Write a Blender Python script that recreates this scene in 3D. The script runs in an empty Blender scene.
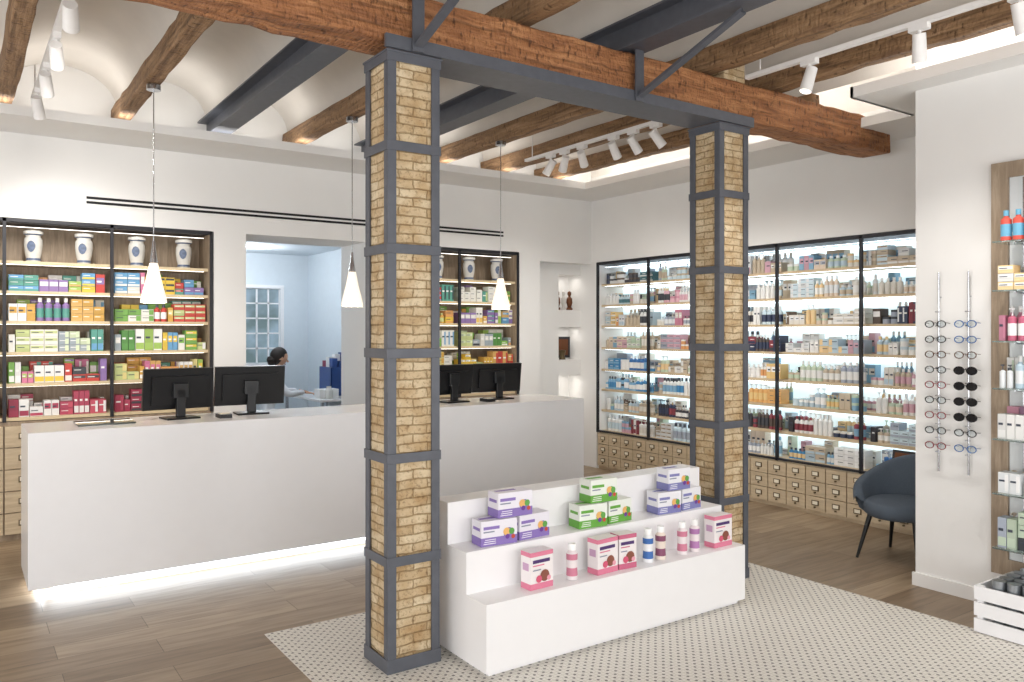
import bpy, bmesh, math, random
from mathutils import Vector, Matrix
random.seed(7)
sc = bpy.context.scene
COL = sc.collection

# ---------------------------------------------------------------- helpers
def s2l(c):
    return tuple(((x/12.92) if x <= 0.04045 else ((x+0.055)/1.055)**2.4) for x in c[:3])
def hexc(h):
    h = h.lstrip('#'); return tuple(int(h[i:i+2],16)/255 for i in (0,2,4))
def C(h): return s2l(hexc(h))
def CP(h):   # printed colour, slightly softened towards paper white
    c=hexc(h); return s2l(tuple(x*.86+.09 for x in c))

def base_mat(name):
    m = bpy.data.materials.new(name); m.use_nodes = True
    nt = m.node_tree; b = nt.nodes['Principled BSDF']
    return m, nt, b

def mat(name, h, rough=.5, metal=0, var=.06, nscale=12, bump=0, emis=0, ecol=None, trans=0, ior=1.45, coat=0):
    m, nt, b = base_mat(name)
    c = C(h)
    tc = nt.nodes.new('ShaderNodeTexCoord')
    n = nt.nodes.new('ShaderNodeTexNoise'); n.inputs['Scale'].default_value = nscale; n.inputs['Detail'].default_value = 4
    nt.links.new(tc.outputs['Object'], n.inputs['Vector'])
    r = nt.nodes.new('ShaderNodeValToRGB')
    r.color_ramp.elements[0].position = .3; r.color_ramp.elements[1].position = .7
    r.color_ramp.elements[0].color = tuple(x*(1-var) for x in c)+(1,)
    r.color_ramp.elements[1].color = tuple(min(1,x*(1+var*.4)) for x in c)+(1,)
    nt.links.new(n.outputs['Fac'], r.inputs['Fac'])
    nt.links.new(r.outputs['Color'], b.inputs['Base Color'])
    b.inputs['Roughness'].default_value = rough
    b.inputs['Metallic'].default_value = metal
    b.inputs['IOR'].default_value = ior
    b.inputs['Transmission Weight'].default_value = trans
    b.inputs['Coat Weight'].default_value = coat
    if emis:
        b.inputs['Emission Color'].default_value = (C(ecol) if ecol else c)+(1,)
        b.inputs['Emission Strength'].default_value = emis
    if bump:
        bp = nt.nodes.new('ShaderNodeBump'); bp.inputs['Strength'].default_value = bump; bp.inputs['Distance'].default_value=.01
        nt.links.new(n.outputs['Fac'], bp.inputs['Height']); nt.links.new(bp.outputs['Normal'], b.inputs['Normal'])
    return m

def wood(name, h1, h2, stretch=(1,1,1), scale=18, rough=.5, bump=.2, h3=None, worn=0, dist=.01):
    m, nt, b = base_mat(name)
    tc = nt.nodes.new('ShaderNodeTexCoord'); mp = nt.nodes.new('ShaderNodeMapping')
    mp.inputs['Scale'].default_value = stretch
    nt.links.new(tc.outputs['Object'], mp.inputs['Vector'])
    n = nt.nodes.new('ShaderNodeTexNoise'); n.inputs['Scale'].default_value = scale; n.inputs['Detail'].default_value = 8; n.inputs['Roughness'].default_value=.65; n.inputs['Distortion'].default_value=.6
    nt.links.new(mp.outputs['Vector'], n.inputs['Vector'])
    r = nt.nodes.new('ShaderNodeValToRGB')
    r.color_ramp.elements[0].position=.3; r.color_ramp.elements[1].position=.68
    r.color_ramp.elements[0].color = C(h1)+(1,); r.color_ramp.elements[1].color = C(h2)+(1,)
    if h3:
        e = r.color_ramp.elements.new(.5); e.color = C(h3)+(1,)
    nt.links.new(n.outputs['Fac'], r.inputs['Fac'])
    out = r.outputs['Color']
    hgt = n.outputs['Fac']
    if worn:
        n2 = nt.nodes.new('ShaderNodeTexNoise'); n2.inputs['Scale'].default_value=42; n2.inputs['Detail'].default_value=4
        mp2 = nt.nodes.new('ShaderNodeMapping'); mp2.inputs['Scale'].default_value=tuple(.05 if s==1 else 1 for s in stretch)
        nt.links.new(tc.outputs['Object'], mp2.inputs['Vector']); nt.links.new(mp2.outputs['Vector'], n2.inputs['Vector'])
        r2 = nt.nodes.new('ShaderNodeValToRGB'); r2.color_ramp.elements[0].position=.34; r2.color_ramp.elements[0].color=(.3,.26,.22,1); r2.color_ramp.elements[1].position=.46
        nt.links.new(n2.outputs['Fac'], r2.inputs['Fac'])
        mx = nt.nodes.new('ShaderNodeMix'); mx.data_type='RGBA'; mx.blend_type='MULTIPLY'; mx.inputs[0].default_value=worn
        nt.links.new(out, mx.inputs[6]); nt.links.new(r2.outputs[0], mx.inputs[7]); out = mx.outputs[2]
        n3 = nt.nodes.new('ShaderNodeTexNoise'); n3.inputs['Scale'].default_value=34; n3.inputs['Detail'].default_value=3
        mp3 = nt.nodes.new('ShaderNodeMapping'); mp3.inputs['Scale'].default_value=tuple(1.4 if s==1 else .6 for s in stretch)
        nt.links.new(tc.outputs['Object'], mp3.inputs['Vector']); nt.links.new(mp3.outputs['Vector'], n3.inputs['Vector'])
        r3 = nt.nodes.new('ShaderNodeValToRGB'); r3.color_ramp.elements[0].position=.32; r3.color_ramp.elements[0].color=(.24,.19,.15,1); r3.color_ramp.elements[1].position=.40
        nt.links.new(n3.outputs['Fac'], r3.inputs['Fac'])
        mx = nt.nodes.new('ShaderNodeMix'); mx.data_type='RGBA'; mx.blend_type='MULTIPLY'; mx.inputs[0].default_value=.8
        nt.links.new(out, mx.inputs[6]); nt.links.new(r3.outputs[0], mx.inputs[7]); out = mx.outputs[2]
        ad = nt.nodes.new('ShaderNodeMath'); ad.operation='ADD'; nt.links.new(n3.outputs['Fac'], ad.inputs[0]); nt.links.new(n2.outputs['Fac'], ad.inputs[1]); hgt = ad.outputs[0]
    nt.links.new(out, b.inputs['Base Color'])
    b.inputs['Roughness'].default_value = rough
    bp = nt.nodes.new('ShaderNodeBump'); bp.inputs['Strength'].default_value=bump; bp.inputs['Distance'].default_value=dist
    nt.links.new(hgt, bp.inputs['Height']); nt.links.new(bp.outputs['Normal'], b.inputs['Normal'])
    return m

M_white = mat('white_plaster','#EDECEA',.8,var=.02,nscale=3)
M_vault = mat('vault_plaster','#E6E1DA',.85,var=.05,nscale=4,bump=.1)
M_counter = mat('white_solid_surface','#F3F3F5',.2,var=.01)
M_disp = mat('white_lacquer','#F2F1F2',.3,var=.01)
M_steel = mat('grey_painted_steel','#5A5D65',.42,metal=.1,var=.12,nscale=20)
M_black = mat('black_metal','#2C2C31',.45,metal=.2)
M_blackp = mat('black_plastic','#141518',.35)
M_screen = mat('monitor_panel','#0C0D10',.15)
M_timber = wood('old_pine_timber_x','#7C4E30','#BD875A',(1,7,7),3.2,.65,.8,'#9F6A42',worn=.6,dist=.025)
M_timbery = wood('old_pine_timber_y','#735641','#AD8B6A',(7,1,7),3.2,.7,.7,'#90704F',worn=.6,dist=.02)
M_oak = wood('light_oak','#C4AD8B','#DCC9AA',(1,1,9),4,.5,.08)
M_oakv = wood('grey_oak_back','#857463','#AE9C87',(9,9,1),4,.55,.1,'#988671')
M_oakx = wood('oak_shelf','#CDB892','#E2D0AE',(1,9,9),4,.5,.05)
M_drawer = wood('card_drawer_oak','#B8A58A','#D2C0A2',(1,1,8),5,.5,.1)
M_brass = mat('aged_brass','#6F6149',.35,metal=.8)
M_card = mat('label_card','#EDE6D4',.7)
M_fabric = mat('slate_wool_fabric','#56606C',.95,var=.25,nscale=250,bump=.3)
M_chrome = mat('chrome','#C9CBD0',.2,metal=1)
M_glass = mat('shelf_glass','#DDEFE9',.02,var=0,trans=.9)
M_lamp = mat('frosted_glass_shade','#FFF6EA',.4,emis=.9,ecol='#FFE8CC')
M_spotlens = mat('spot_lens','#FFFFFF',.4,emis=5,ecol='#FFF3E0')
M_led = mat('led_strip','#FFFFFF',.4,emis=7,ecol='#E6F3FF')
M_ledw = mat('shelf_led_strip','#FFFFFF',.4,emis=4.5,ecol='#FFF8EE')
M_ledc = mat('cabinet_led_strip','#FFFFFF',.4,emis=7.5,ecol='#E6F4FF')
M_backlit = mat('backlit_panel','#E8F1F2',.5,var=.01,emis=.6,ecol='#CFE9F4')
M_spot = mat('white_painted_metal','#F2F0EE',.4)
M_dark = mat('slot_dark','#202022',.8)
M_porc = mat('white_porcelain','#DAD8D2',.25)
M_crest = mat('grey_blue_glaze','#66748F',.3,var=.3,nscale=60)
M_blue = mat('cobalt_blue_plastic','#2C4A86',.3)
M_bronze = mat('brown_bronze','#6A4026',.4,metal=.4)
M_bluewall = mat('cool_white_paint','#D6DFE6',.8,var=.02)
M_skin = mat('skin','#C99A7E',.55,var=.05)
M_hair = mat('dark_hair','#2A211D',.6,var=.3,nscale=80)
M_coat = mat('white_coat_fabric','#E6E7EA',.85,bump=.1)
M_trou = mat('navy_trousers','#2B3040',.85)
M_silver = mat('silver_lid','#9EA3A8',.3,metal=.8)

def win_mat():
    m,nt,b=base_mat('garden_daylight_glass')
    tc=nt.nodes.new('ShaderNodeTexCoord'); n=nt.nodes.new('ShaderNodeTexNoise'); n.inputs['Scale'].default_value=2.2; n.inputs['Detail'].default_value=3
    nt.links.new(tc.outputs['Object'],n.inputs['Vector'])
    r=nt.nodes.new('ShaderNodeValToRGB'); r.color_ramp.elements[0].position=.40; r.color_ramp.elements[0].color=C('#6F8688')+(1,); r.color_ramp.elements[1].position=.62; r.color_ramp.elements[1].color=C('#A9C2D6')+(1,)
    nt.links.new(n.outputs['Fac'],r.inputs['Fac']); nt.links.new(r.outputs[0],b.inputs['Emission Color']); b.inputs['Emission Strength'].default_value=.7
    b.inputs['Base Color'].default_value=(.05,.06,.07,1); b.inputs['Roughness'].default_value=.3
    return m
M_win=win_mat()
def vc_mat(name, rough):
    m, nt, b = base_mat(name)
    a = nt.nodes.new('ShaderNodeAttribute'); a.attribute_name = 'Col'
    nt.links.new(a.outputs['Color'], b.inputs['Base Color'])
    b.inputs['Roughness'].default_value = rough
    return m
M_pack = vc_mat('printed_packaging', .45)
M_lens = mat('tinted_lens','#1A1A1E',.08)
M_clear = mat('clear_lens','#DCE6EA',.05,trans=.85,ior=1.1)

def brick_mat():
    m, nt, b = base_mat('old_yellow_brick')
    tc = nt.nodes.new('ShaderNodeTexCoord'); sp = nt.nodes.new('ShaderNodeSeparateXYZ')
    nt.links.new(tc.outputs['Object'], sp.inputs[0])
    ad = nt.nodes.new('ShaderNodeMath'); ad.operation='ADD'
    nt.links.new(sp.outputs[0], ad.inputs[0]); nt.links.new(sp.outputs[1], ad.inputs[1])
    n0 = nt.nodes.new('ShaderNodeTexNoise'); n0.inputs['Scale'].default_value=10; n0.inputs['Detail'].default_value=3
    nt.links.new(tc.outputs['Object'], n0.inputs['Vector'])
    mz = nt.nodes.new('ShaderNodeMath'); mz.operation='MULTIPLY_ADD'; mz.inputs[1].default_value=.022
    nt.links.new(n0.outputs['Fac'], mz.inputs[0]); nt.links.new(sp.outputs[2], mz.inputs[2])
    cb = nt.nodes.new('ShaderNodeCombineXYZ')
    nt.links.new(ad.outputs[0], cb.inputs[0]); nt.links.new(mz.outputs[0], cb.inputs[1])
    bt = nt.nodes.new('ShaderNodeTexBrick'); bt.inputs['Scale'].default_value=1
    bt.inputs['Brick Width'].default_value=.15; bt.inputs['Row Height'].default_value=.043
    bt.inputs['Mortar Size'].default_value=.0045; bt.inputs['Mortar Smooth'].default_value=.6
    bt.inputs['Color1'].default_value=C('#CBB28C')+(1,); bt.inputs['Color2'].default_value=C('#E1CFAF')+(1,)
    bt.inputs['Mortar'].default_value=C('#B09872')+(1,)
    nt.links.new(cb.outputs[0], bt.inputs['Vector'])
    n = nt.nodes.new('ShaderNodeTexNoise'); n.inputs['Scale'].default_value=60; n.inputs['Detail'].default_value=9; n.inputs['Roughness'].default_value=.7
    nt.links.new(tc.outputs['Object'], n.inputs['Vector'])
    n5 = nt.nodes.new('ShaderNodeTexNoise'); n5.inputs['Scale'].default_value=9; n5.inputs['Detail'].default_value=6
    nt.links.new(tc.outputs['Object'], n5.inputs['Vector'])
    mx = nt.nodes.new('ShaderNodeMix'); mx.data_type='RGBA'; mx.blend_type='MULTIPLY'; mx.inputs[0].default_value=.7
    rr = nt.nodes.new('ShaderNodeValToRGB'); rr.color_ramp.elements[0].position=.34; rr.color_ramp.elements[0].color=(.4,.32,.24,1); rr.color_ramp.elements[1].position=.48
    nt.links.new(n.outputs['Fac'], rr.inputs[0])
    nt.links.new(bt.outputs['Color'], mx.inputs[6]); nt.links.new(rr.outputs[0], mx.inputs[7])
    m5 = nt.nodes.new('ShaderNodeMix'); m5.data_type='RGBA'; m5.blend_type='MULTIPLY'; m5.inputs[0].default_value=1
    r5 = nt.nodes.new('ShaderNodeValToRGB'); r5.color_ramp.elements[0].position=.35; r5.color_ramp.elements[0].color=(.76,.66,.54,1); r5.color_ramp.elements[1].position=.58
    nt.links.new(n5.outputs['Fac'], r5.inputs[0]); nt.links.new(mx.outputs[2], m5.inputs[6]); nt.links.new(r5.outputs[0], m5.inputs[7])
    nt.links.new(m5.outputs[2], b.inputs['Base Color'])
    hs = nt.nodes.new('ShaderNodeMath'); hs.operation='MULTIPLY_ADD'; hs.inputs[1].default_value=-.8
    nt.links.new(bt.outputs['Fac'], hs.inputs[0]); nt.links.new(n.outputs['Fac'], hs.inputs[2])
    bp = nt.nodes.new('ShaderNodeBump'); bp.inputs['Strength'].default_value=.8; bp.inputs['Distance'].default_value=.012
    nt.links.new(hs.outputs[0], bp.inputs['Height']); nt.links.new(bp.outputs[0], b.inputs['Normal'])
    b.inputs['Roughness'].default_value=.9
    return m
M_brick = brick_mat()

def floor_mat():
    m, nt, b = base_mat('greige_wood_plank')
    tc = nt.nodes.new('ShaderNodeTexCoord')
    bt = nt.nodes.new('ShaderNodeTexBrick'); bt.inputs['Scale'].default_value=1
    bt.inputs['Brick Width'].default_value=1.2; bt.inputs['Row Height'].default_value=.2
    bt.inputs['Mortar Size'].default_value=.002; bt.offset=.37
    bt.inputs['Color1'].default_value=C('#87735D')+(1,); bt.inputs['Color2'].default_value=C('#AC987F')+(1,)
    bt.inputs['Mortar'].default_value=C('#6B5A46')+(1,)
    nt.links.new(tc.outputs['Object'], bt.inputs['Vector'])
    mp = nt.nodes.new('ShaderNodeMapping'); mp.inputs['Scale'].default_value=(1,9,1)
    nt.links.new(tc.outputs['Object'], mp.inputs['Vector'])
    n = nt.nodes.new('ShaderNodeTexNoise'); n.inputs['Scale'].default_value=3; n.inputs['Detail'].default_value=8; n.inputs['Distortion'].default_value=.5
    nt.links.new(mp.outputs[0], n.inputs['Vector'])
    rr = nt.nodes.new('ShaderNodeValToRGB'); rr.color_ramp.elements[0].position=.32; rr.color_ramp.elements[0].color=(.58,.54,.5,1); rr.color_ramp.elements[1].position=.62
    nt.links.new(n.outputs['Fac'], rr.inputs[0])
    mx = nt.nodes.new('ShaderNodeMix'); mx.data_type='RGBA'; mx.blend_type='MULTIPLY'; mx.inputs[0].default_value=.75
    nt.links.new(bt.outputs['Color'], mx.inputs[6]); nt.links.new(rr.outputs[0], mx.inputs[7])
    nt.links.new(mx.outputs[2], b.inputs['Base Color'])
    b.inputs['Roughness'].default_value=.42
    bp = nt.nodes.new('ShaderNodeBump'); bp.inputs['Strength'].default_value=.15; bp.inputs['Distance'].default_value=.004
    inv = nt.nodes.new('ShaderNodeMath'); inv.operation='SUBTRACT'; inv.inputs[0].default_value=1
    nt.links.new(bt.outputs['Fac'], inv.inputs[1]); nt.links.new(inv.outputs[0], bp.inputs['Height']); nt.links.new(bp.outputs[0], b.inputs['Normal'])
    return m
M_floor = floor_mat()

def tile_mat():
    m, nt, b = base_mat('dotted_mosaic_tile')
    tc = nt.nodes.new('ShaderNodeTexCoord')
    def lat(off):
        mp = nt.nodes.new('ShaderNodeMapping'); s=1/.052
        mp.inputs['Scale'].default_value=(s,s,0); mp.inputs['Location'].default_value=(off,off,0)
        nt.links.new(tc.outputs['Object'], mp.inputs['Vector'])
        f = nt.nodes.new('ShaderNodeVectorMath'); f.operation='FRACTION'; nt.links.new(mp.outputs[0], f.inputs[0])
        d = nt.nodes.new('ShaderNodeVectorMath'); d.operation='DISTANCE'; d.inputs[1].default_value=(.5,.5,0)
        nt.links.new(f.outputs[0], d.inputs[0]); return d
    a = lat(0); c = lat(.5)
    mn = nt.nodes.new('ShaderNodeMath'); mn.operation='MINIMUM'
    nt.links.new(a.outputs['Value'], mn.inputs[0]); nt.links.new(c.outputs['Value'], mn.inputs[1])
    lt = nt.nodes.new('ShaderNodeMath'); lt.operation='LESS_THAN'; lt.inputs[1].default_value=.14
    nt.links.new(mn.outputs[0], lt.inputs[0])
    v = nt.nodes.new('ShaderNodeTexVoronoi'); v.feature='DISTANCE_TO_EDGE'; v.inputs['Scale'].default_value=46; v.inputs['Randomness'].default_value=.15
    nt.links.new(tc.outputs['Object'], v.inputs['Vector'])
    g = nt.nodes.new('ShaderNodeMath'); g.operation='LESS_THAN'; g.inputs[1].default_value=.05
    nt.links.new(v.outputs['Distance'], g.inputs[0])
    m1 = nt.nodes.new('ShaderNodeMix'); m1.data_type='RGBA'
    m1.inputs[6].default_value=C('#E1DDD5')+(1,); m1.inputs[7].default_value=C('#BDB6AB')+(1,)
    nt.links.new(g.outputs[0], m1.inputs[0])
    m2 = nt.nodes.new('ShaderNodeMix'); m2.data_type='RGBA'; m2.inputs[7].default_value=C('#6B6663')+(1,)
    nt.links.new(lt.outputs[0], m2.inputs[0]); nt.links.new(m1.outputs[2], m2.inputs[6])
    nt.links.new(m2.outputs[2], b.inputs['Base Color']); b.inputs['Roughness'].default_value=.45
    return m
M_tile = tile_mat()

class MB:
    def __init__(s): s.v=[]; s.f=[]; s.m=[]; s.c=[]; s.s=[]
    def add(s, vs, fs, m, col=None, sm=False, cols=None):
        o=len(s.v); s.v += [tuple(v) for v in vs]
        for i,f in enumerate(fs):
            s.f.append([o+k for k in f]); s.m.append(m); s.c.append((cols[i] if cols else col) or (1,1,1)); s.s.append(sm)
    def box(s,x0,x1,y0,y1,z0,z1,m,col=None,M=None):
        if x0>x1:x0,x1=x1,x0
        if y0>y1:y0,y1=y1,y0
        if z0>z1:z0,z1=z1,z0
        vs=[Vector(p) for p in ((x0,y0,z0),(x1,y0,z0),(x1,y1,z0),(x0,y1,z0),(x0,y0,z1),(x1,y0,z1),(x1,y1,z1),(x0,y1,z1))]
        if M: vs=[M@v for v in vs]
        s.add(vs,[(0,3,2,1),(4,5,6,7),(0,1,5,4),(1,2,6,5),(2,3,7,6),(3,0,4,7)],m,col)
    def cyl(s,p0,p1,r0,r1,m,col=None,seg=14,sm=True):
        p0=Vector(p0);p1=Vector(p1); d=(p1-p0).normalized()
        a=d.orthogonal().normalized(); b=d.cross(a)
        vs=[]
        for p,r in((p0,r0),(p1,r1)):
            for i in range(seg):
                t=2*math.pi*i/seg; vs.append(p+a*(r*math.cos(t))+b*(r*math.sin(t)))
        s.add(vs,[(i,(i+1)%seg,seg+(i+1)%seg,seg+i) for i in range(seg)],m,col,sm)
        s.add(vs[:seg],[tuple(range(seg))[::-1]],m,col); s.add(vs[seg:],[tuple(range(seg))],m,col)
    def lathe(s,c,prof,m,cols=None,seg=16,col=None,sm=True,mats=None):
        n=len(prof); vs=[]
        for r,z in prof:
            for i in range(seg):
                t=2*math.pi*i/seg; vs.append((c[0]+r*math.cos(t),c[1]+r*math.sin(t),c[2]+z))
        for k in range(n-1):
            s.add(vs[k*seg:(k+2)*seg],[(i,(i+1)%seg,seg+(i+1)%seg,seg+i) for i in range(seg)],mats[k] if mats else m,cols[k] if cols else col,sm)
    def rod(s,pts,r,m,seg=6,col=None):
        for a,b in zip(pts[:-1],pts[1:]): s.cyl(a,b,r,r,m,col,seg)
    def ring(s,c,u,v,R,r,m,seg=14,col=None,sy=1.0):
        c=Vector(c);u=Vector(u);v=Vector(v)
        pts=[c+u*(R*math.cos(2*math.pi*i/seg))+v*(R*sy*math.sin(2*math.pi*i/seg)) for i in range(seg+1)]
        s.rod(pts,r,m,4,col)
    def disc(s,c,u,v,R,m,seg=12,col=None,sy=1.0):
        c=Vector(c);u=Vector(u);v=Vector(v)
        s.add([c+u*(R*math.cos(2*math.pi*i/seg))+v*(R*sy*math.sin(2*math.pi*i/seg)) for i in range(seg)],[tuple(range(seg))],m,col)
    def build(s,name,bevel=0,parent=None,origin=None,subsurf=0):
        xs=[v[0] for v in s.v];ys=[v[1] for v in s.v];zs=[v[2] for v in s.v]
        o=origin or ((min(xs)+max(xs))/2,(min(ys)+max(ys))/2,min(zs))
        me=bpy.data.meshes.new(name)
        me.from_pydata([(v[0]-o[0],v[1]-o[1],v[2]-o[2]) for v in s.v],[],s.f)
        mats=[]
        for m in s.m:
            if m not in mats: mats.append(m)
        for m in mats: me.materials.append(m)
        idx={m.name:i for i,m in enumerate(mats)}
        me.polygons.foreach_set('material_index',[idx[m.name] for m in s.m])
        me.polygons.foreach_set('use_smooth',s.s)
        ca=me.color_attributes.new('Col','FLOAT_COLOR','CORNER')
        buf=[]
        for f,c in zip(s.f,s.c): buf += (list(c[:3])+[1.0])*len(f)
        ca.data.foreach_set('color',buf)
        me.validate(); me.update()
        ob=bpy.data.objects.new(name,me); COL.objects.link(ob); ob.location=o
        if bevel:
            b=ob.modifiers.new('Bevel','BEVEL'); b.width=bevel; b.segments=2; b.limit_method='ANGLE'
        if parent:
            ob.parent=parent; ob.location=Vector(o)-parent.location
        return ob
def empty(name,loc):
    e=bpy.data.objects.new(name,None); COL.objects.link(e); e.location=loc; e.empty_display_size=.1; return e

# ---------------------------------------------------------------- room shell
XL,XR,YF,YB,ZC = -2.5,6.1,-1.5,7.15,3.80
b=MB(); b.box(XL-.2,6.8,YF-.2,12.2,-.1,0,M_floor); b.build('floor')
b=MB(); b.box(1.33,4.47,YF+.1,4.19,.0,.004,M_tile); b.build('floor_mosaic_tile_inlay')
b=MB()
b.box(XL,6.1,YB,7.75,2.45,ZC,M_white)
b.box(XL,-.5,YB,7.75,0,2.45,M_white)
b.box(1.83,2.106,YB,7.75,0,2.45,M_white)
b.box(3.25,3.56,YB,7.75,0,2.45,M_white)
b.box(5.07,5.35,YB,7.75,0,2.45,M_white)
b.box(5.35,6.1,YB,7.35,2.37,2.45,M_white)
nx0,nx1=5.77,6.12
b.box(5.47,nx0,7.35,7.75,0,2.45,M_white); b.box(nx1,6.5,7.35,7.75,0,2.45,M_white)
for z0,z1 in((0,.78),(1.07,1.25),(1.635,1.835),(2.25,2.45)): b.box(nx0,nx1,7.35,7.75,z0,z1,M_white)
b.box(nx0,nx1,7.6,7.75,.78,2.25,M_white)
b.build('wall_back')
b=MB(); b.box(6.1,6.7,2.68,7.15,2.385,ZC,M_white); b.build('wall_right')
b=MB(); b.box(6.1,6.7,7.06,7.35,0,2.384,M_white); b.build('wall_right_end')
b=MB(); b.box(6.52,6.7,2.68,7.055,0,2.384,M_white); b.build('wall_right_rear')
b=MB(); b.box(4.95,6.7,YF,2.68,0,ZC,M_white); b.build('wall_right_front')
b=MB(); b.box(4.935,4.95,2.25,2.695,0,.08,M_white); b.box(4.935,4.95,-1.4,1.0,0,.08,M_white); b.build('baseboard_right')
b=MB(); b.box(XL-.2,XL,YF,YB,2.8,ZC,M_white); b.box(XL-.2,XL,YF,YB,0,.25,M_white)
for y in(YF,2.0,5.4): b.box(XL-.2,XL,y,y+(.4 if y<5 else 1.75),.25,2.8,M_white)
b.build('wall_left')
b=MB()
b.box(XL,4.95,YF-.2,YF,2.8,ZC,M_white); b.box(XL,4.95,YF-.2,YF,0,.25,M_white)
for x in (XL,-.2,2.1,4.65): b.box(x,x+.3,YF-.2,YF,.25,2.8,M_white)
b.build('wall_front')
def area(name,loc,rot,sx,sy,e,col):
    l=bpy.data.lights.new(name,'AREA'); l.shape='RECTANGLE'; l.size=sx; l.size_y=sy; l.energy=e; l.color=col
    o=bpy.data.objects.new(name,l); COL.objects.link(o); o.location=loc; o.rotation_euler=rot; return o
FILL_COL=(1,.99,.975)
for i,x in enumerate((XL+.3,.1,2.4)):
    b=MB(); x1=(-.2,2.1,4.65)[i]
    for a in (x,x1-.05): b.box(a,a+.05,YF-.13,YF-.08,.25,2.8,M_black)
    b.box(x,x1,YF-.13,YF-.08,.25,.3,M_black); b.box(x,x1,YF-.13,YF-.08,2.75,2.8,M_black); b.box((x+x1)/2-.025,(x+x1)/2+.025,YF-.13,YF-.08,.3,2.75,M_black)
    b.build('window_%d'%(i+1))
    area('window_daylight',((x+x1)/2,YF-.3,1.5),(math.radians(112),0,0),1.9,2.2,54,FILL_COL)  # added fill lamp behind the unseen shopfront opening, tilted up to brighten the ceiling
for i,(y,y1) in enumerate(((YF+.4,2.0),(2.4,5.4))):  # unseen left windows, added so more light fills the room
    b=MB()
    for a in(y,(y+y1)/2-.025,y1-.05): b.box(XL-.13,XL-.08,a,a+.05,.25,2.8,M_black)
    b.box(XL-.13,XL-.08,y,y1,.25,.3,M_black); b.box(XL-.13,XL-.08,y,y1,2.75,2.8,M_black); b.build('window_%d'%(i+4))
    area('window_daylight',(XL-.3,(y+y1)/2,1.5),(math.radians(112),0,math.radians(-90)),2.6,2.2,54,FILL_COL)  # added fill lamp outside the left opening, tilted up

# vaulted ceiling + joists
JX=[-1.83,-1.12,-.41,.28,1.07,1.77,2.48,3.20,3.90,4.60,5.30]
STEEL={1.77,3.20}
b=MB()
def vault(x0,x1):
    n=18; pts=[]
    for i in range(n+1):
        t=i/n; a=math.pi*(1-t); pts.append(((x0+x1)/2+(x1-x0)/2*math.cos(a),3.375+.30*math.sin(a)))
    vs=[(x,YF,z) for x,z in pts]+[(x,YB,z) for x,z in pts]
    k=n+1
    b.add(vs,[(i,i+1,k+i+1,k+i)[::-1] for i in range(n)],M_vault,None,True)
edges=[XL]+JX+[XR]
for a,c in zip(edges[:-1],edges[1:]): vault(a,c)
b.box(XL,6.7,YF,YB,ZC,ZC+.1,M_white)
b.build('ceiling')
for x in JX:
    b=MB()
    y0=YF+.01 if x<5 else 3.63
    if x in STEEL:
        b.box(x-.08,x+.08,y0,YB-.02,3.205,3.218,M_steel); b.box(x-.006,x+.006,y0,YB-.02,3.215,3.362,M_steel)
        b.box(x-.08,x+.08,y0,YB-.02,3.361,3.373,M_steel); b.build('steel_ceiling_beam')
    else:
        n=60; rows=[]; wv=random.uniform(0,6)
        for i in range(n+1):
            y=y0+(YB-.02-y0)*i/n; j=[random.uniform(-.006,.006) for _ in range(4)]; q=.012*math.sin(y*1.1+wv)
            rows.append([(x-.052+j[0]+q,y,3.224+j[1]),(x+.052+j[2]+q,y,3.224+j[3]),(x+.05+j[2],y,3.373),(x-.05+j[0],y,3.373)])
        vs=[p for r in rows for p in r]; fs=[]
        for i in range(n):
            o=4*i
            for k in range(4): fs.append((o+k,o+(k+1)%4,o+4+(k+1)%4,o+4+k))
        fs.append((3,2,1,0)); fs.append((4*n,4*n+1,4*n+2,4*n+3))
        b.add(vs,fs,M_timbery); b.build('timber_joist',bevel=.01)
b=MB()
n=80; x0,x1=XL+.01,5.90
rows=[]
for i in range(n+1):
    x=x0+(x1-x0)*i/n; j=[random.uniform(-.010,.010) for _ in range(4)]
    rows.append([(x,3.385+j[0],2.955+j[1]),(x,3.62,2.955+j[2]),(x,3.62,3.2),(x,3.385+j[3],3.195+j[0]*.5)])
vs=[p for r in rows for p in r]
fs=[]
for i in range(n):
    o=4*i
    for k in range(4): fs.append((o+k,o+(k+1)%4,o+4+(k+1)%4,o+4+k)[::-1])
fs.append((0,1,2,3)); fs.append((4*n+3,4*n+2,4*n+1,4*n))
b.add(vs,fs,M_timber)
b.build('main_timber_beam',bevel=.012)
b=MB()
b.box(1.62,4.22,3.34,3.36,2.905,2.965,M_steel); b.box(1.93,3.91,3.36,3.60,2.905,2.918,M_steel)
b.build('steel_lintel_channel')
for x in (1.78,3.2):
    b=MB()
    p0=Vector((x,3.33,2.93)); p1=Vector((x,2.60,3.175))
    d=(p1-p0).normalized(); up=Vector((1,0,0)).cross(d)
    M=Matrix((( 1,d.x,up.x,p0.x),(0,d.y,up.y,p0.y),(0,d.z,up.z,p0.z),(0,0,0,1)))
    b.box(-.022,.022,0,(p1-p0).length,-.006,.006,M_steel,M=M); b.box(-.005,.005,0,(p1-p0).length,-.025,.0,M_steel,M=M)
    b.box(x-.03,x+.03,3.325,3.337,2.905,3.195,M_steel)
    b.build('steel_brace')

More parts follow.
